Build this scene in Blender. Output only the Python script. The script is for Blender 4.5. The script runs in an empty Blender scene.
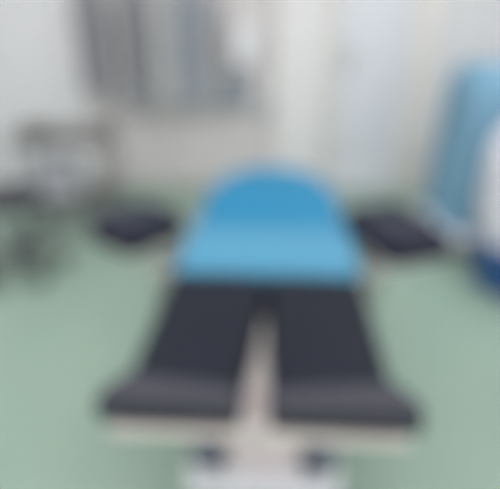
import bpy, bmesh, math, random
from mathutils import Vector, Matrix
random.seed(4)
S = bpy.context.scene
COL = S.collection
R = math.radians
PI = math.pi

# ------------------------------------------------------------------ camera, light, exposure
cd = bpy.data.cameras.new('camera')
cam = bpy.data.objects.new('camera', cd)
COL.objects.link(cam)
F_PX = 520.0
cd.sensor_fit = 'HORIZONTAL'
cd.sensor_width = 36.0
cd.lens = F_PX * 36.0 / 500.0
cam.location = (0, 0, 1.49)
cam.rotation_euler = (R(90 - 25.18), 0, 0)
cd.clip_start = 0.02
S.camera = cam
# the photograph is out of focus everywhere: the lens is set far too near, wide open
cd.dof.use_dof = True
cd.dof.focus_distance = 0.20
cd.dof.aperture_fstop = 2.5

W = bpy.data.worlds.new('world')
S.world = W
W.use_nodes = True
W.node_tree.nodes['Background'].inputs[0].default_value = (0.97, 0.97, 1.0, 1)
W.node_tree.nodes['Background'].inputs[1].default_value = 1.3


def area(name, loc, sx, sy, power, rot=(0, 0, 0), col=(1, 0.99, 0.97)):
    l = bpy.data.lights.new(name, 'AREA')
    l.shape = 'RECTANGLE'
    l.size, l.size_y, l.energy, l.color = sx, sy, power, col
    o = bpy.data.objects.new(name, l)
    COL.objects.link(o)
    o.location = loc
    o.rotation_euler = rot
    return o


area('ceiling_panel_light', (-1.3, 1.9, 2.95), 1.2, 2.4, 42)
area('ceiling_panel_light', (1.3, 1.9, 2.95), 1.2, 2.4, 42)
area('ceiling_panel_light', (0.0, -0.4, 2.95), 2.4, 1.2, 34)

S.view_settings.view_transform = 'Standard'
S.view_settings.look = 'None'
S.view_settings.exposure = 0.12
S.view_settings.gamma = 1.0
S.view_settings.use_curve_mapping = False
S.cycles.use_denoising = True
S.cycles.denoising_input_passes = 'RGB_ALBEDO'


# ------------------------------------------------------------------ materials
def lin(h):
    h = h.lstrip('#')
    v = [int(h[i:i + 2], 16) / 255 for i in (0, 2, 4)]
    return tuple(x / 12.92 if x <= 0.04045 else ((x + 0.055) / 1.055) ** 2.4 for x in v) + (1,)


def mat(name, col, rough=0.5, metal=0.0, vary=0.06, scale=8.0, bump=0.0, bscale=120.0, spec=0.5, coat=0.0):
    m = bpy.data.materials.new(name)
    m.use_nodes = True
    nt = m.node_tree
    b = nt.nodes['Principled BSDF']
    b.inputs['Roughness'].default_value = rough
    b.inputs['Metallic'].default_value = metal
    b.inputs['Specular IOR Level'].default_value = spec
    b.inputs['Coat Weight'].default_value = coat
    c = lin(col)
    tc = nt.nodes.new('ShaderNodeTexCoord')
    n = nt.nodes.new('ShaderNodeTexNoise')
    n.inputs['Scale'].default_value = scale
    n.inputs['Detail'].default_value = 4
    nt.links.new(tc.outputs['Object'], n.inputs['Vector'])
    mx = nt.nodes.new('ShaderNodeMix')
    mx.data_type = 'RGBA'
    mx.inputs[6].default_value = tuple(x * (1 - vary) for x in c[:3]) + (1,)
    mx.inputs[7].default_value = tuple(min(1, x * (1 + vary)) for x in c[:3]) + (1,)
    nt.links.new(n.outputs['Fac'], mx.inputs[0])
    nt.links.new(mx.outputs[2], b.inputs['Base Color'])
    if bump:
        n2 = nt.nodes.new('ShaderNodeTexNoise')
        n2.inputs['Scale'].default_value = bscale
        nt.links.new(tc.outputs['Object'], n2.inputs['Vector'])
        bp = nt.nodes.new('ShaderNodeBump')
        bp.inputs['Strength'].default_value = bump
        bp.inputs['Distance'].default_value = 0.004
        nt.links.new(n2.outputs['Fac'], bp.inputs['Height'])
        nt.links.new(bp.outputs['Normal'], b.inputs['Normal'])
    return m


M = {
    'floor': mat('green_vinyl', '#90a699', 0.3, vary=0.08, scale=2.2, bump=0.02, bscale=30),
    'wall': mat('white_paint', '#dfdee1', 0.7, vary=0.015, scale=3),
    'dado': mat('warm_grey_panel', '#d6d0d1', 0.6, vary=0.02, scale=3),
    'pillar': mat('pinkish_white_paint', '#e6e3e4', 0.65, vary=0.015, scale=3),
    'door': mat('bluish_white_laminate', '#dddee6', 0.45, vary=0.015, scale=3),
    'frame': mat('warm_white_frame', '#e4e0dd', 0.5, vary=0.015, scale=3),
    'joint': mat('grey_sealant', '#b4b2ae', 0.7),
    'ceil': mat('ceiling_white', '#e8e8e6', 0.8, vary=0.01),
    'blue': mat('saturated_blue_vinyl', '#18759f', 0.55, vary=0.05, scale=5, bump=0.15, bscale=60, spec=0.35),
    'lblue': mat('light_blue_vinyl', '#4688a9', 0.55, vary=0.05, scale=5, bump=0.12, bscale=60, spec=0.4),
    'black': mat('black_vinyl', '#151926', 0.65, vary=0.12, scale=6, bump=0.15, bscale=200, spec=0.22),
    'sleeve': mat('charcoal_sleeve', '#34343f', 0.7, vary=0.1, scale=9, bump=0.2, bscale=160),
    'navy': mat('dark_navy_vinyl', '#212433', 0.7, vary=0.1, scale=6, bump=0.15, bscale=200, spec=0.25),
    'seam': mat('black_piping', '#15161c', 0.6),
    'seam_b': mat('blue_piping', '#2b7fb5', 0.6),
    'steel': mat('brushed_steel', '#b9b7b5', 0.32, 1.0, vary=0.06, scale=40),
    'dsteel': mat('dull_steel', '#878485', 0.45, 1.0, vary=0.08, scale=40),
    'cream': mat('cream_enamel', '#e6d9d8', 0.4, vary=0.03, scale=4),
    'edge': mat('pale_enamel_edge', '#d8cfc8', 0.42, vary=0.03, scale=4),
    'white': mat('white_enamel', '#e4e5ea', 0.38, vary=0.02, scale=4),
    'rubber': mat('dark_rubber', '#2c3240', 0.65, vary=0.1, scale=20),
    'pedal': mat('blue_grey_pedal', '#59616d', 0.6, vary=0.08, scale=20),
    'cover': mat('light_blue_cloth', '#7ba3bd', 0.85, vary=0.05, scale=6, bump=0.25, bscale=180, spec=0.2),
    'bag': mat('white_laundry_bag', '#dcdbe4', 0.75, vary=0.03, scale=7, bump=0.3, bscale=40),
    'royal': mat('royal_blue_plastic', '#2a5694', 0.4, vary=0.05, scale=5),
    'gdark': mat('dark_grey_cloth', '#8a8a90', 0.9, vary=0.08, scale=9, bump=0.3, bscale=250, spec=0.15),
    'gblue': mat('blue_grey_cloth', '#979ca6', 0.9, vary=0.08, scale=9, bump=0.3, bscale=250, spec=0.15),
    'glight': mat('pale_grey_cloth', '#b6b6b8', 0.9, vary=0.05, scale=9, bump=0.3, bscale=250, spec=0.15),
    'wplastic': mat('white_plastic', '#e6e6ea', 0.4, vary=0.02),
    'bgplastic': mat('blue_grey_plastic', '#8d95a0', 0.5, vary=0.03),
    'seatdark': mat('dark_grey_seat', '#33333b', 0.55, vary=0.1, scale=8, bump=0.15, bscale=200),
    'chrome': mat('chrome', '#c4c6c8', 0.15, 1.0, vary=0.02),
    'traydark': mat('grey_tray_cloth', '#7c7c7c', 0.8, vary=0.08, scale=9, bump=0.2),
    'tube': mat('dark_plastic', '#41434c', 0.5, vary=0.1, scale=10),
}


# ------------------------------------------------------------------ mesh helpers
def smooth(bm):
    for f in bm.faces:
        f.smooth = True


def obj(name, bm, m, parent=None, auto=True):
    bmesh.ops.recalc_face_normals(bm, faces=bm.faces)
    me = bpy.data.meshes.new(name)
    if auto:
        smooth(bm)
        for e in bm.edges:
            if len(e.link_faces) == 2 and e.calc_face_angle(0) > R(40):
                e.smooth = False
    bm.to_mesh(me)
    bm.free()
    me.materials.append(m)
    o = bpy.data.objects.new(name, me)
    COL.objects.link(o)
    if parent:
        o.parent = parent
    return o


def tag(o, label, cat, group=None):
    o['label'] = label
    o['category'] = cat
    if group:
        o['group'] = group
    return o


def thing(name, label, cat, loc, rz=0, group=None):
    o = bpy.data.objects.new(name, None)
    COL.objects.link(o)
    o.empty_display_size = 0.1
    o.location = loc
    o.rotation_euler = (0, 0, rz)
    return tag(o, label, cat, group)


def structure(name, bm, m, parent=None):
    o = obj(name, bm, m, parent)
    o['kind'] = 'structure'
    return o


def bev(bm, verts, r, seg=3):
    if r <= 0:
        return
    es = {e for v in verts for e in v.link_edges}
    bmesh.ops.bevel(bm, geom=list(es), offset=r, segments=seg, profile=0.5, affect='EDGES', clamp_overlap=True)


def box(bm, x0, x1, y0, y1, z0, z1, r=0.0, seg=3, mtx=None):
    t = bmesh.new()
    bmesh.ops.create_cube(t, size=1)
    for v in t.verts:
        v.co = Vector((x0 + (v.co.x + .5) * (x1 - x0), y0 + (v.co.y + .5) * (y1 - y0), z0 + (v.co.z + .5) * (z1 - z0)))
    bev(t, t.verts, r, seg)
    merge(bm, t, mtx)
    return bm


def merge(bm, t, mtx=None):
    if mtx is not None:
        bmesh.ops.transform(t, matrix=mtx, verts=t.verts)
    me = bpy.data.meshes.new('tmp')
    t.to_mesh(me)
    t.free()
    bm.from_mesh(me)
    bpy.data.meshes.remove(me)


def prism(bm, pts, z0, z1, r=0.0, seg=3, mtx=None, crown=0.0):
    """outline pts (x,y) extruded from z0 to z1; rim rounded by r on top and bottom"""
    t = bmesh.new()
    n = len(pts)
    cx = sum(p[0] for p in pts) / n
    cy = sum(p[1] for p in pts) / n

    def inset(d):
        out = []
        for i in range(n):
            p, a, b = Vector(pts[i]), Vector(pts[i - 1]), Vector(pts[(i + 1) % n])
            e1 = (p - a).normalized()
            e2 = (b - p).normalized()
            nn = Vector((-(e1.y + e2.y), e1.x + e2.x))
            if nn.length < 1e-6:
                nn = Vector((-e1.y, e1.x))
            nn.normalize()
            k = max(0.5, Vector((-e1.y, e1.x)).dot(nn))
            out.append(p + nn * d / k)
        return out
    area2 = sum(pts[i - 1][0] * pts[i][1] - pts[i][0] * pts[i - 1][1] for i in range(n))
    if area2 < 0:
        pts = pts[::-1]
    prof = []
    for k in range(seg + 1):
        a = PI / 2 * k / seg
        prof.append((r * (1 - math.sin(a)), z0 + r * (1 - math.cos(a))))
    for k in range(seg + 1):
        a = PI / 2 * (1 - k / seg)
        prof.append((r * (1 - math.sin(a)), z1 - r * (1 - math.cos(a))))
    if r <= 0:
        prof = [(0, z0), (0, z1)]
    rings = []
    for d, z in prof:
        q = inset(d)
        rings.append([t.verts.new((p.x, p.y, z)) for p in q])
    for a, b in zip(rings, rings[1:]):
        for i in range(n):
            j = (i + 1) % n
            t.faces.new((a[i], a[j], b[j], b[i]))
    t.faces.new(rings[0][::-1])
    top = rings[-1]
    if crown:
        prev = top
        for k in (0.75, 0.45, 0.2):
            rg = [t.verts.new((cx + (v.co.x - cx) * k, cy + (v.co.y - cy) * k, z1 + crown * (1 - k * k))) for v in top]
            for i in range(n):
                j = (i + 1) % n
                t.faces.new((prev[i], prev[j], rg[j], rg[i]))
            prev = rg
        t.faces.new(prev)
    else:
        t.faces.new(top)
    merge(bm, t, mtx)
    return bm


def rrect(x0, x1, y0, y1, r, n=6):
    pts = []
    for cx, cy, a0 in ((x1 - r, y1 - r, 0), (x0 + r, y1 - r, 90), (x0 + r, y0 + r, 180), (x1 - r, y0 + r, 270)):
        for k in range(n + 1):
            a = R(a0 + 90 * k / n)
            pts.append((cx + r * math.cos(a), cy + r * math.sin(a)))
    return pts


def lathe(bm, prof, n=32, mtx=None, fold=None):
    """prof of (radius, z); fold(angle, z) -> radius multiplier"""
    t = bmesh.new()
    rings = []
    for r, z in prof:
        if r < 1e-5:
            rings.append([t.verts.new((0, 0, z))])
        else:
            rings.append([t.verts.new((r * (fold(2 * PI * i / n, z) if fold else 1) * math.cos(2 * PI * i / n),
                                       r * (fold(2 * PI * i / n, z) if fold else 1) * math.sin(2 * PI * i / n), z)) for i in range(n)])
    for a, b in zip(rings, rings[1:]):
        for i in range(n):
            j = (i + 1) % n
            if len(a) == 1 and len(b) == 1:
                continue
            if len(a) == 1:
                t.faces.new((a[0], b[j], b[i]))
            elif len(b) == 1:
                t.faces.new((a[i], a[j], b[0]))
            else:
                t.faces.new((a[i], a[j], b[j], b[i]))
    if len(rings[0]) > 1:
        t.faces.new(rings[0][::-1])
    if len(rings[-1]) > 1:
        t.faces.new(rings[-1])
    merge(bm, t, mtx)
    return bm


def tube(bm, pts, r, n=10, closed=False):
    pts = [Vector(p) for p in pts]
    t = bmesh.new()
    rings = []
    m = len(pts)
    prevn = None
    for i, p in enumerate(pts):
        if closed:
            d = (pts[(i + 1) % m] - pts[i - 1]).normalized()
        else:
            d = (pts[min(i + 1, m - 1)] - pts[max(i - 1, 0)]).normalized()
        if prevn is None:
            ref = Vector((0, 0, 1)) if abs(d.z) < 0.9 else Vector((1, 0, 0))
            nn = d.cross(ref).normalized()
        else:
            nn = (prevn - d * prevn.dot(d)).normalized()
        prevn = nn
        bb = d.cross(nn)
        rings.append([t.verts.new(p + (nn * math.cos(2 * PI * k / n) + bb * math.sin(2 * PI * k / n)) * r) for k in range(n)])
    prs = list(zip(rings, rings[1:]))
    if closed:
        prs.append((rings[-1], rings[0]))
    for a, b in prs:
        for i in range(n):
            j = (i + 1) % n
            t.faces.new((a[i], a[j], b[j], b[i]))
    if not closed:
        t.faces.new(rings[0][::-1])
        t.faces.new(rings[-1])
    merge(bm, t)
    return bm


def rquad(pts, rad, n=5):
    """polygon with its corners rounded"""
    out = []
    m = len(pts)
    for i in range(m):
        p, a, b = Vector(pts[i]), Vector(pts[i - 1]), Vector(pts[(i + 1) % m])
        d1, d2 = (a - p), (b - p)
        k1, k2 = min(rad, d1.length * .4), min(rad, d2.length * .4)
        q1, q2 = p + d1.normalized() * k1, p + d2.normalized() * k2
        for k in range(n + 1):
            t = k / n
            q = q1 * (1 - t) ** 2 + p * 2 * t * (1 - t) + q2 * t * t
            out.append((q.x, q.y))
    return out


def B():
    return bmesh.new()


def T(x, y, z, rz=0, rx=0, ry=0):
    return Matrix.Translation((x, y, z)) @ Matrix.Rotation(rz, 4, 'Z') @ Matrix.Rotation(ry, 4, 'Y') @ Matrix.Rotation(rx, 4, 'X')


def copy_tree(o, parent=None):
    c = o.copy()
    COL.objects.link(c)
    if parent:
        c.parent = parent
        c.matrix_parent_inverse = o.matrix_parent_inverse.copy()
    for ch in list(o.children):
        copy_tree(ch, c)
    return c


# ------------------------------------------------------------------ room
XL, XR, YB, YF, HC = -3.0, 3.0, 4.28, -2.6, 3.0
structure('floor', box(B(), XL - .1, XR + .1, YF, YB + .1, -0.1, 0.0), M['floor'])
structure('ceiling', box(B(), XL - .1, XR + .1, YF, YB + .1, HC, HC + .1), M['ceil'])
structure('wall_left', box(B(), XL - .1, XL, YF, YB + .1, 0, HC), M['wall'])
structure('wall_right', box(B(), XR, XR + .1, YF, YB + .1, 0, HC), M['wall'])
# back wall with the door opening cut out of it
D0, D1, DH = 0.70, 1.235, 2.1
bw = B()
box(bw, XL, D0, YB, YB + .1, 0, HC)
box(bw, D1, XR, YB, YB + .1, 0, HC)
box(bw, D0, D1, YB, YB + .1, DH, HC)
structure('wall_back', bw, M['wall'])
# warm grey wall panels behind the hanging gowns
structure('trim_1', box(B(), -1.32, -0.70, YB - .012, YB, 0.0, HC, .003), M['dado'])
structure('trim_2', box(B(), -0.686, 0.18, YB - .012, YB, 0.0, HC, .003), M['dado'])
structure('trim_3', box(B(), -0.70, -0.686, YB - .006, YB, 0.0, HC), M['joint'])
# pillar left of the door
structure('trim_4', box(B(), 0.185, 0.60, YB - .1, YB, 0.0, HC, .012), M['pillar'])
# door frame
fr = B()
box(fr, D0 - .085, D0, YB - .03, YB + .02, 0, DH + .06, .004)
box(fr, D1, D1 + .2, YB - .03, YB + .02, 0, DH + .06, .004)
box(fr, D0, D1, YB - .03, YB + .02, DH, DH + .06, .004)
structure('trim_5', fr, M['frame'])
d = structure('door_1', box(B(), D0 + .004, D1 - .004, YB - .005, YB + .045, 0.008, DH - .004, .003), M['door'])
hb = B()
box(hb, D0 + .03, D0 + .055, YB - .012, YB - .003, 0.95, 1.2, .003)
structure('door_plate', hb, M['steel'], d)
hb = B()
tube(hb, [(D0 + .042, YB - .01, 1.1), (D0 + .042, YB - .05, 1.1), (D0 + .06, YB - .055, 1.1), (D0 + .15, YB - .055, 1.1)], .009)
structure('door_handle', hb, M['steel'], d)
kb = B()
box(kb, D0 + .03, D1 - .03, YB - .009, YB - .003, 0.03, 0.22, .002)
structure('kick_plate', kb, M['door'], d)
sk = B()
box(sk, XL, 0.185, YB - .022, YB, 0, 0.07, .004)
structure('baseboard_back', sk, mat('grey_green_skirting', '#a3aaa4', 0.5))
sk = B()
box(sk, XL, XL + .012, YF, YB - .03, 0, 0.07, .004)
structure('baseboard_left', sk, M['joint'])
sk = B()
box(sk, XR - .012, XR, YF, YB, 0, 0.07, .004)
structure('baseboard_right', sk, M['joint'])


# ------------------------------------------------------------------ operating table
TX, TY = 0.06, 1.50
TR = -R(3.3)
tb = thing('operating_table', 'operating table with two black split leg rests and rounded blue upper half', 'operating table', (TX, TY, 0), TR)
ZT, ZB = 0.80, 0.735


def piping(pts2, z, r=.005):
    bm = B()
    tube(bm, [(p[0], p[1], z) for p in pts2], r, 8, True)
    return bm


# leg rests, each a black cushion on a pale plate, swung a little apart toward the foot end
for s in (-1, 1):
    LM = T(0, -.245, 0)
    y0, y1 = -0.49, 0.02
    wn, wh = (.265, .262) if s > 0 else (.272, .268)
    ni = .026 if s > 0 else -.044          # inner corner at the foot end
    quad = [(ni, y0), (s * wn, y0), (s * wh, y1), (s * .003, y1), (s * .003, y1 - .10)]
    cq = rquad(quad, .025)
    x0, x1 = ni, s * wn
    c = obj('leg_cushion', prism(B(), cq, ZB, ZT, .02, 4, LM, .006), M['black'], tb)
    bm = B()
    tube(bm, [LM @ Vector((p[0], p[1], ZB + .022)) for p in cq], .005, 8, True)
    obj('piping', bm, M['seam'], c)
    # charcoal sleeve pulled over the foot end, wider on the outside
    xi = ni - s * .006
    xo = s * (wn + .043)
    xm = ni + (s * .008 - ni) * .08 / .445 - s * .006
    sl = [(xi, y0 - .012), (xo, y0 - .012), (xo, y0 + .012), (s * (wn + .006), y0 + .075), (xm, y0 + .04)]
    obj('foot_sleeve', prism(B(), sl, ZB + .004, ZT + .005, .014, 4, LM), M['sleeve'], tb)
    pq = rquad([(ni - s * .004, y0 - .016), (s * (wn + .03), y0 - .016), (s * (wn + .01), y0 + .02), (s * .235, y0 + .08), (s * .235, y1 - .01), (s * .012, y1 - .01)], .012)
    obj('leg_plate', prism(B(), pq, ZB - .022, ZB - .006, .006, 2, LM), M['edge'], tb)
    # steel bar underneath with a joint at the hip end
    lb = B()
    tube(lb, [LM @ Vector((s * .12, y0 + .1, ZB - .055)), LM @ Vector((s * .12, y1 + .03, ZB - .055))], .016, 14)
    box(lb, s * .12 - .03, s * .12 + .03, y1 - .03, y1 + .05, ZB - .085, ZB - .03, .01, 3, LM)
    obj('leg_bar', lb, M['steel'], tb)
    kn = B()
    lathe(kn, [(0, 0), (.018, 0), (.022, .008), (.022, .03), (.015, .04), (0, .042)], 20, LM @ T(s * .155, y1 + .01, ZB - .06, 0, 0, s * PI / 2))
    obj('joint_knob', kn, M['tube'], tb)

# seat section
SE0, SE1 = -0.212, 0.108
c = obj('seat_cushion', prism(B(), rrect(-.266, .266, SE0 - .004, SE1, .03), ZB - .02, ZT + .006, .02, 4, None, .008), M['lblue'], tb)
obj('piping', piping(rrect(-.268, .268, SE0 - .004, SE1, .03), ZB + .0), M['seam_b'], c)
obj('seat_plate', prism(B(), rrect(-.245, .245, SE0 + .01, SE1, .02), ZB - .034, ZB - .002, .006, 2), M['edge'], tb)

# back section, rounded at the head end, raised a few degrees
BL = 0.615
tilt = R(2.0)
mt = T(0, SE1 + .005, 0, 0, 0, 0) @ Matrix.Translation((0, 0, ZB)) @ Matrix.Rotation(tilt, 4, 'X')
pts = [(.25, 0.0), (.25, .14)]
hw, y_s = .25, .17
for k in range(1, 24):
    a = PI * k / 24
    ca, sa = math.cos(a), math.sin(a)
    e = 2 / 2.35
    pts.append((hw * math.copysign(abs(ca) ** e, ca), y_s + (BL - y_s) * sa ** e))
pts += [(-.25, .14), (-.25, 0.0)]
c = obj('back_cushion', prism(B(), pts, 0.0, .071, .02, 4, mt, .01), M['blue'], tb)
bm = B()
tube(bm, [mt @ Vector((p[0] * 1.006, p[1] * 1.004, .021)) for p in pts], .005, 8, True)
obj('piping', bm, M['seam_b'], c)
pts2 = [(p[0] * .96, p[1] * .97 + .005) for p in pts]
obj('back_plate', prism(B(), pts2, -.034, -.002, .006, 2, mt), M['edge'], tb)

# side rails with their stand-off blocks
for s in (-1, 1):
    rl = obj('side_rail', box(B(), s * .283 - .005, s * .283 + .005, SE0 + .02, SE1 + .36, ZB - .045, ZB - .012, .003, 2), M['steel'], tb)
    for yy in (SE0 + .06, SE1 - .06, SE1 + .1, SE1 + .3):
        obj('rail_spacer', box(B(), min(s * .235, s * .279), max(s * .235, s * .279), yy - .015, yy + .015, ZB - .038, ZB - .018, .003, 2), M['steel'], tb)

# pedestal
obj('frame_crosshead', box(B(), -.19, .19, -.19, .38, ZB - .13, ZB - .036, .02), M['cream'], tb)
obj('upper_column', box(B(), -.105, .105, -.13, .20, .40, ZB - .12, .03, 4), M['cream'], tb)
obj('lower_column', box(B(), -.13, .13, -.17, .24, .10, .47, .035, 4), M['cream'], tb)
bs = B()
prism(bs, rrect(-.25, .25, -.36, .58, .06, 8), .045, .105, .02, 4)
obj('base_plate', bs, M['white'], tb)
obj('base_hood', prism(B(), [(-.105, -.29), (.105, -.29), (.125, -.15), (.125, .28), (-.125, .28), (-.125, -.15)], .10, .32, .03, 4), M['cream'], tb)
for sx in (-1, 1):
    for yy in (-.29, .5):
        cs = B()
        lathe(cs, [(0, -.012), (.03, -.012), (.036, -.006), (.036, .006), (.03, .012), (0, .012)], 24, T(sx * .2, yy, .036, 0, 0, PI / 2))
        c = obj('caster', cs, M['rubber'], tb)
        fk = B()
        box(fk, sx * .2 - .02, sx * .2 - .014, yy - .012, yy + .012, .03, .052, .002, 1)
        box(fk, sx * .2 - .02, sx * .2 + .02, yy - .012, yy + .012, .048, .056, .002, 1)
        box(fk, sx * .2 + .014, sx * .2 + .02, yy - .012, yy + .012, .03, .052, .002, 1)
        obj('fork', fk, M['steel'], c)
    # dark foot pedals on the base, one on each side of the hood
    pd = B()
    prism(pd, rrect(-.05, .05, -.085, .085, .03), 0, .04, .015, 3, T(sx * .18, -.235, .17, 0, R(38)))
    p = obj('foot_pedal', pd, M['pedal'], tb)
    pa = B()
    box(pa, sx * .18 - .018, sx * .18 + .018, -.22, -.06, .10, .17, .006)
    obj('pedal_arm', pa, M['steel'], p)

# arm boards with clamps
for s, (ax, ay), (bx_, by_), wd in ((-1, (-.395, .215), (-.535, .015), .235), (1, (.37, .27), (.485, -.03), .24)):
    v = Vector((bx_ - ax, by_ - ay))
    L = v.length
    a = math.atan2(v.y, v.x)
    mtx = T(ax, ay, 0, a)
    ab = obj('arm_board', prism(B(), rrect(-.03, L, -wd / 2, wd / 2, .05, 8), ZB + .005, ZB + .085, .02, 4, mtx, .005), M['navy'], tb)
    obj('board_plate', prism(B(), rrect(-.02, L - .02, -wd / 2 + .01, wd / 2 - .01, .045, 8), ZB - .012, ZB + .004, .004, 2, mtx), M['edge'], ab)
    st = B()
    box(st, L * .5 - .016, L * .5 + .016, -wd / 2 - .004, wd / 2 + .004, ZB + .081, ZB + .094, .003, 2, mtx)
    obj('arm_strap', st, M['rubber'], ab)
    cl = B()
    box(cl, s * .278 - .02, s * .278 + .025, ay - .03, ay + .03, ZB - .06, ZB - .004, .006)
    box(cl, min(s * .32, s * .385), max(s * .32, s * .385), ay - .23, ay - .13, ZB - .19, ZB - .03, .012)
    tube(cl, [(s * .335, ay - .18, ZB - .05), (s * .29, ay, ZB - .03)], .012, 12)
    tube(cl, [(s * .28, ay, ZB - .03), (ax + .3 * v.x, ay + .3 * v.y, ZB - .03), (ax + .55 * v.x, ay + .55 * v.y, ZB - .012)], .012, 12)
    obj('board_clamp', cl, M['steel'], tb)
    kb = B()
    tube(kb, [(s * .3, ay - .01, ZB - .05), (s * .3, ay - .02, ZB - .13)], .006, 10)
    lathe(kb, [(0, 0), (.012, .002), (.016, .015), (.012, .03), (0, .033)], 16, T(s * .3, ay - .02, ZB - .16))
    obj('clamp_lever', kb, M['tube'], tb)

# ------------------------------------------------------------------ gowns on a wall rail (left, back)
RZ = 1.78
rt = thing('garment_rail', 'steel wall rail carrying the row of hanging grey gowns', 'rail', (-.75, YB - .012, RZ))
bm = B()
tube(bm, [(-.68, -.16, 0), (.62, -.16, 0)], .011, 12)
obj('rail', bm, M['steel'], rt)
for xx in (-.62, .56):
    bm = B()
    tube(bm, [(xx, -.16, 0), (xx, 0, 0)], .009, 10)
    lathe(bm, [(0, 0), (.03, 0), (.03, .008), (0, .008)], 20, T(xx, -.0085, 0, 0, PI / 2))
    obj('bracket', bm, M['steel'], rt)


def gown(name_label, xc, w, zb, m, seed, dep=.13):
    yc = YB - .172
    g = thing('hanging_gown', name_label, 'gown', (xc, yc, zb), 0, 'grey gowns hanging in a row on the wall rail')
    n, rows = 56, 18
    H = RZ - .1415 - zb
    bm = B()
    rnd = random.Random(seed)
    ph = [rnd.uniform(0, 6.28) for _ in range(4)]
    rings = []
    for j in range(rows + 1):
        q = j / rows
        z = H * q
        ww = w / 2 * (1 if q < .8 else 1 - (q - .8) / .2 * .55)
        dd = dep / 2 * (1 if q < .8 else 1 - (q - .8) / .2 * .6)
        amp = .11 * (1 - .7 * q)
        ring = []
        for i in range(n):
            a = 2 * PI * i / n
            f = 1 + amp * (math.sin(5 * a + ph[0] + .6 * q) + .6 * math.sin(9 * a + ph[1] - .8 * q)) * .6 - amp * .6
            ring.append(bm.verts.new((ww * f * math.cos(a), dd * f * math.sin(a), z + (.008 * math.sin(3 * a + ph[2]) if j == 0 else 0))))
        rings.append(ring)
    for a_, b_ in zip(rings, rings[1:]):
        for i in range(n):
            k = (i + 1) % n
            bm.faces.new((a_[i], a_[k], b_[k], b_[i]))
    bm.faces.new(rings[0][::-1])
    bm.faces.new(rings[-1])
    obj('gown_body', bm, m, g)
    # a folded sleeve hanging down the front side
    sl = B()
    sx = w * .18
    for_r = min(.03, w * .16)
    tube(sl, [(sx, -dep * .38, H * .92), (sx * 1.1, -dep * .48, H * .78), (sx * 1.15, -dep * .5, H * .55), (sx * 1.1, -dep * .47, H * .33)], for_r, 14)
    obj('sleeve', sl, m, g)
    hk = B()
    # plain hook: stem, then a loop over the rail
    ptsh = [(0, 0, H - .01), (0, 0, H + .09), (0, .01, H + .112), (0, .018, H + .127)]
    for k in range(17):
        a = R(190 * k / 16)
        ptsh.append((0, .018 * math.cos(a), H + .1390 + .018 * math.sin(a)))
    tube(hk, ptsh, .003, 8)
    obj('hanger_hook', hk, M['steel'], g)
    return g


gown('dark grey gown at the left end of the hanging row, widest of them', -1.165, .25, .87, M['gdark'], 1)
gown('narrow pale grey gown between the two dark grey hanging gowns', -.98, .085, .79, M['glight'], 2)
gown('dark grey gown hanging third from the left in the row', -.835, .19, .765, M['gdark'], 3)
gown('pale grey gown between the dark grey and the blue-grey hanging gowns', -.64, .175, .78, M['glight'], 4)
gown('blue-grey gown in the right half of the hanging row', -.43, .22, .765, M['gblue'], 5)
gown('narrow pale grey gown at the right end of the hanging row', -.262, .09, .79, M['glight'], 6)

# ------------------------------------------------------------------ boxes on the wall right of the gowns
ws = YB - .0125
t = thing('wall_dispenser', 'white dispenser on the wall above the blue-grey box', 'dispenser', (-.04, ws, 1.04))
bm = B()
prism(bm, rrect(-.085, .085, -.11, 0, .025), 0, .28, .02, 4)
obj('dispenser_body', bm, M['wplastic'], t)
bm = B()
box(bm, -.03, .03, -.125, -.06, -.02, .012, .008)
obj('push_bar', bm, M['wplastic'], t)
t = thing('wall_box', 'blue-grey box on the wall below the white dispenser', 'box', (-.105, ws, .72))
obj('box_body', box(B(), -.09, .09, -.12, 0, 0, .22, .015, 4), M['bgplastic'], t)
obj('box_lid', box(B(), -.098, .098, -.13, 0, .222, .25, .01, 3), M['bgplastic'], t)
t = thing('wall_socket', 'small blue-grey socket box low on the wall beside the white pillar', 'socket', (.115, ws, .64))
obj('socket_body', box(B(), -.045, .045, -.04, 0, 0, .11, .008, 3), M['bgplastic'], t)
bm = B()
lathe(bm, [(0, 0), (.026, 0), (.024, .006), (0, .006)], 24, T(0, -.04, .055, 0, PI / 2))
obj('socket_face', bm, M['wplastic'], t)

# ------------------------------------------------------------------ steel instrument cart, left
cx, cy = -1.22, 3.42
ct = thing('instrument_cart', 'grey steel two-shelf instrument cart near the back wall at left', 'cart', (cx, cy, 0), R(2))
hx, hy, zt = .31, .2, .69
bm = B()
box(bm, -hx, hx, -hy, hy, zt - .02, zt, .008)
obj('top_shelf', bm, M['dsteel'], ct)
bm = B()
tube(bm, [(p[0], p[1], zt + .045) for p in rrect(-hx + .01, hx - .01, -hy + .01, hy - .01, .04)], .007, 8, True)
for x in (-hx + .01, 0, hx - .01):
    for y in (-hy + .01, hy - .01):
        tube(bm, [(x * .96, y, zt - .005), (x * .96, y, zt + .045)], .005, 8)
obj('guard_rail', bm, M['steel'], ct)
obj('lower_shelf', box(B(), -hx + .02, hx - .02, -hy + .02, hy - .02, .24, .258, .006), M['dsteel'], ct)
for x in (-1, 1):
    for y in (-1, 1):
        bm = B()
        tube(bm, [(x * (hx - .03), y * (hy - .03), .085), (x * (hx - .03), y * (hy - .03), zt - .01)], .014, 12)
        lg = obj('leg', bm, M['dsteel'], ct)
        bm = B()
        lathe(bm, [(0, -.012), (.034, -.012), (.04, -.006), (.04, .006), (.034, .012), (0, .012)], 22, T(x * (hx - .03), y * (hy - .03), .04, 0, 0, PI / 2))
        box(bm, x * (hx - .03) - .018, x * (hx - .03) + .018, y * (hy - .03) - .012, y * (hy - .03) + .012, .076, .09, .003, 1)
        obj('caster', bm, M['rubber'], lg)
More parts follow.
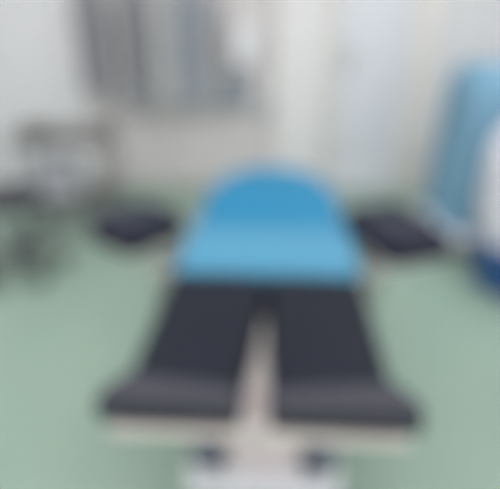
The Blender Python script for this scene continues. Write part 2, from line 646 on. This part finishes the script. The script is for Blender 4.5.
# things on it
M0 = T(cx, cy, 0, R(2))
tr = thing('instrument_tray', 'dark grey instrument tray on the right of the cart top', 'tray', M0 @ Vector((.125, 0, zt + .001)), R(2))
bm = B()
prism(bm, rrect(-.15, .15, -.12, .12, .02), 0, .012, .004, 2)
tube(bm, [(p[0], p[1], .03) for p in rrect(-.152, .152, -.122, .122, .02)], .006, 8, True)
for k, (a, b) in enumerate((((-.152, -.1), (-.152, .1)), ((.152, -.1), (.152, .1)))):
    box(bm, a[0] - .003, a[0] + .003, a[1], b[1], .008, .03)
for y in (-.122, .122):
    box(bm, -.135, .135, y - .003, y + .003, .008, .03)
obj('tray_body', bm, M['dsteel'], tr)
bm = B()
prism(bm, rrect(-.12, .12, -.09, .09, .03), .013, .05, .012, 3, None, .012)
tag(obj('folded_cloth', bm, M['traydark']), 'grey folded cloth lying in the tray on the cart', 'cloth')
o = bpy.data.objects['folded_cloth']
o.location = M0 @ Vector((.125, 0, zt + .001))
o.rotation_euler = (0, 0, R(2))
kb = thing('steel_bowl', 'grey steel bowl at the left end of the cart top', 'bowl', M0 @ Vector((-.18, -.02, zt + .0005)))
bm = B()
lathe(bm, [(0, 0), (.05, 0), (.075, .02), (.095, .055), (.102, .058), (.096, .052), (.07, .018), (.045, .006), (0, .006)], 36)
obj('bowl_body', bm, M['dsteel'], kb)
wb = thing('supply_box', 'pale blue-grey supply box on the lower shelf of the cart', 'box', M0 @ Vector((-.11, .02, .259)), R(2))
obj('box_body', box(B(), -.14, .14, -.1, .1, 0, .22, .012), mat('pale_box', '#b4b4bc', .6), wb)
obj('box_lid', box(B(), -.146, .146, -.106, .106, .221, .25, .01), mat('pale_lid', '#b6b8c2', .6), wb)

# ------------------------------------------------------------------ rolling stool at the left edge
st = thing('rolling_stool', 'dark-seated rolling stool at the left edge of the photo', 'stool', (-1.37, 2.78, 0), R(10))
bm = B()
lathe(bm, [(0, .44), (.16, .44), (.185, .45), (.195, .475), (.188, .50), (.165, .512), (.08, .518), (0, .519)], 40)
c = obj('seat', bm, M['seatdark'], st)
bm = B()
tube(bm, [(.194 * math.cos(R(10 * k)), .194 * math.sin(R(10 * k)), .473) for k in range(36)], .006, 8, True)
obj('piping', bm, M['seam'], c)
bm = B()
lathe(bm, [(0, .415), (.09, .415), (.1, .425), (.1, .4395), (0, .4395)], 28)
obj('seat_plate', bm, M['dsteel'], st)
bm = B()
lathe(bm, [(0, .25), (.018, .25), (.018, .416), (0, .416)], 20)
obj('gas_lift', bm, M['chrome'], st)
bm = B()
lathe(bm, [(0, .09), (.045, .09), (.05, .11), (.034, .14), (.03, .26), (0, .26)], 24)
obj('post', bm, M['tube'], st)
bm = B()
tube(bm, [(.205 * math.cos(R(10 * k)), .205 * math.sin(R(10 * k)), .22) for k in range(36)], .009, 10, True)
for k in range(4):
    a = R(90 * k + 20)
    tube(bm, [(.028 * math.cos(a), .028 * math.sin(a), .23), (.205 * math.cos(a), .205 * math.sin(a), .22)], .006, 8)
obj('foot_ring', bm, M['tube'], st)
for k in range(5):
    a = R(72 * k + 18)
    bm = B()
    tube(bm, [(.03 * math.cos(a), .03 * math.sin(a), .115), (.15 * math.cos(a), .15 * math.sin(a), .098), (.25 * math.cos(a), .25 * math.sin(a), .08)], .016, 12)
    lg = obj('base_leg', bm, M['dsteel'], st)
    bm = B()
    mm = T(.245 * math.cos(a), .245 * math.sin(a), .031, a + R(60), 0, PI / 2)
    for dz in (-.014, .014):
        lathe(bm, [(0, -.008), (.028, -.008), (.031, -.004), (.031, .004), (.028, .008), (0, .008)], 20, mm @ Matrix.Translation((0, 0, dz)))
    lathe(bm, [(0, -.012), (.008, -.012), (.008, .012), (0, .012)], 10, mm)
    tube(bm, [(.245 * math.cos(a), .245 * math.sin(a), .03), (.245 * math.cos(a), .245 * math.sin(a), .08)], .008, 10)
    obj('caster', bm, M['rubber'], lg)

# ------------------------------------------------------------------ covered machine on the right
mc = thing('covered_machine', 'tall machine under a light blue cover on a white wheeled base', 'machine', (1.53, 3.27, 0))
bm = B()
hx, hy, z0, z1 = .265, .25, .17, 1.145
n = 96
rows = []
base = []
per = rrect(-hx, hx, -hy, hy, .05, 6)


def resample(pts, n):
    P = [Vector(p) for p in pts]
    Ls = [(P[(i + 1) % len(P)] - P[i]).length for i in range(len(P))]
    tot = sum(Ls)
    out = []
    i, acc = 0, 0
    for k in range(n):
        s = tot * k / n
        while acc + Ls[i] < s:
            acc += Ls[i]
            i += 1
        out.append(P[i].lerp(P[(i + 1) % len(P)], (s - acc) / max(Ls[i], 1e-9)))
    return out


per = resample(per, n)
prof = [(1.035, z0), (1.03, z0 + .12), (1.015, .45), (1.0, .75), (.985, .92), (.95, z1 - .13), (.89, z1 - .06), (.80, z1 - .015), (.7, z1), (.4, z1 + .006), (.12, z1 + .008)]
rings = []
for k_, z in prof:
    am = max(0, (1.05 - z)) * .016
    ring = []
    for i, p in enumerate(per):
        a = 2 * PI * i / n
        f = k_ + am / .25 * (math.sin(11 * a + z * .8) * .6 + math.sin(19 * a - z) * .4)
        ring.append(bm.verts.new((p.x * f, p.y * f, z)))
    rings.append(ring)
for a_, b_ in zip(rings, rings[1:]):
    for i in range(n):
        k = (i + 1) % n
        bm.faces.new((a_[i], a_[k], b_[k], b_[i]))
bm.faces.new(rings[-1])
bm.faces.new(rings[0][::-1])
cv = obj('dust_cover', bm, M['cover'], mc)
bm = B()
tube(bm, [(p.x * 1.04, p.y * 1.04, z0 + .01) for p in resample(rrect(-hx, hx, -hy, hy, .07, 6), 60)], .007, 8, True)
obj('cover_hem', bm, M['cover'], cv)
obj('wheeled_base', prism(B(), rrect(-.32, .29, -.33, .27, .06), .07, .165, .015, 3), M['white'], mc)
for x in (-.26, .23):
    for y in (-.27, .21):
        bm = B()
        lathe(bm, [(0, -.014), (.03, -.014), (.036, -.007), (.036, .007), (.03, .014), (0, .014)], 22, T(x, y, .036, 0, 0, PI / 2))
        box(bm, x - .02, x + .02, y - .015, y + .015, .06, .075, .004, 1)
        obj('caster', bm, M['rubber'], mc)

# ------------------------------------------------------------------ laundry tub with a white sack
hp = thing('laundry_hamper', 'royal blue tub holding a tall bulging white sack at the right edge', 'hamper', (1.53, 2.62, 0))
bm = B()
lathe(bm, [(0, .02), (.225, .02), (.235, .03), (.255, .26), (.265, .275), (.265, .29), (.251, .29), (.243, .27), (.2, .06), (0, .06)], 48)
obj('tub', bm, M['royal'], hp)
bm = B()
lathe(bm, [(0, .07), (.18, .07), (.218, .18), (.236, .28), (.262, .38), (.272, .52), (.27, .72), (.255, .84), (.20, .93), (.09, .965), (.038, .99), (.065, 1.03), (.048, 1.035), (0, 1.01)], 60, None,
      lambda a, z: 1 + (.0 if z < .33 else .035) * math.sin(9 * a + 4 * z) + (.0 if z < .6 else .05) * math.sin(14 * a))
obj('sack', bm, M['bag'], hp)
bm = B()
tube(bm, [(.05 * math.cos(R(15 * k)), .05 * math.sin(R(15 * k)), .977) for k in range(24)], .006, 8, True)
obj('tie_cord', bm, M['wplastic'], hp)
for k in range(4):
    a = R(45 + 90 * k)
    bm = B()
    lathe(bm, [(0, 0), (.02, 0), (.024, .006), (.024, .014), (.018, .022), (0, .022)], 18, T(.19 * math.cos(a), .19 * math.sin(a), 0))
    obj('foot', bm, M['rubber'], hp)
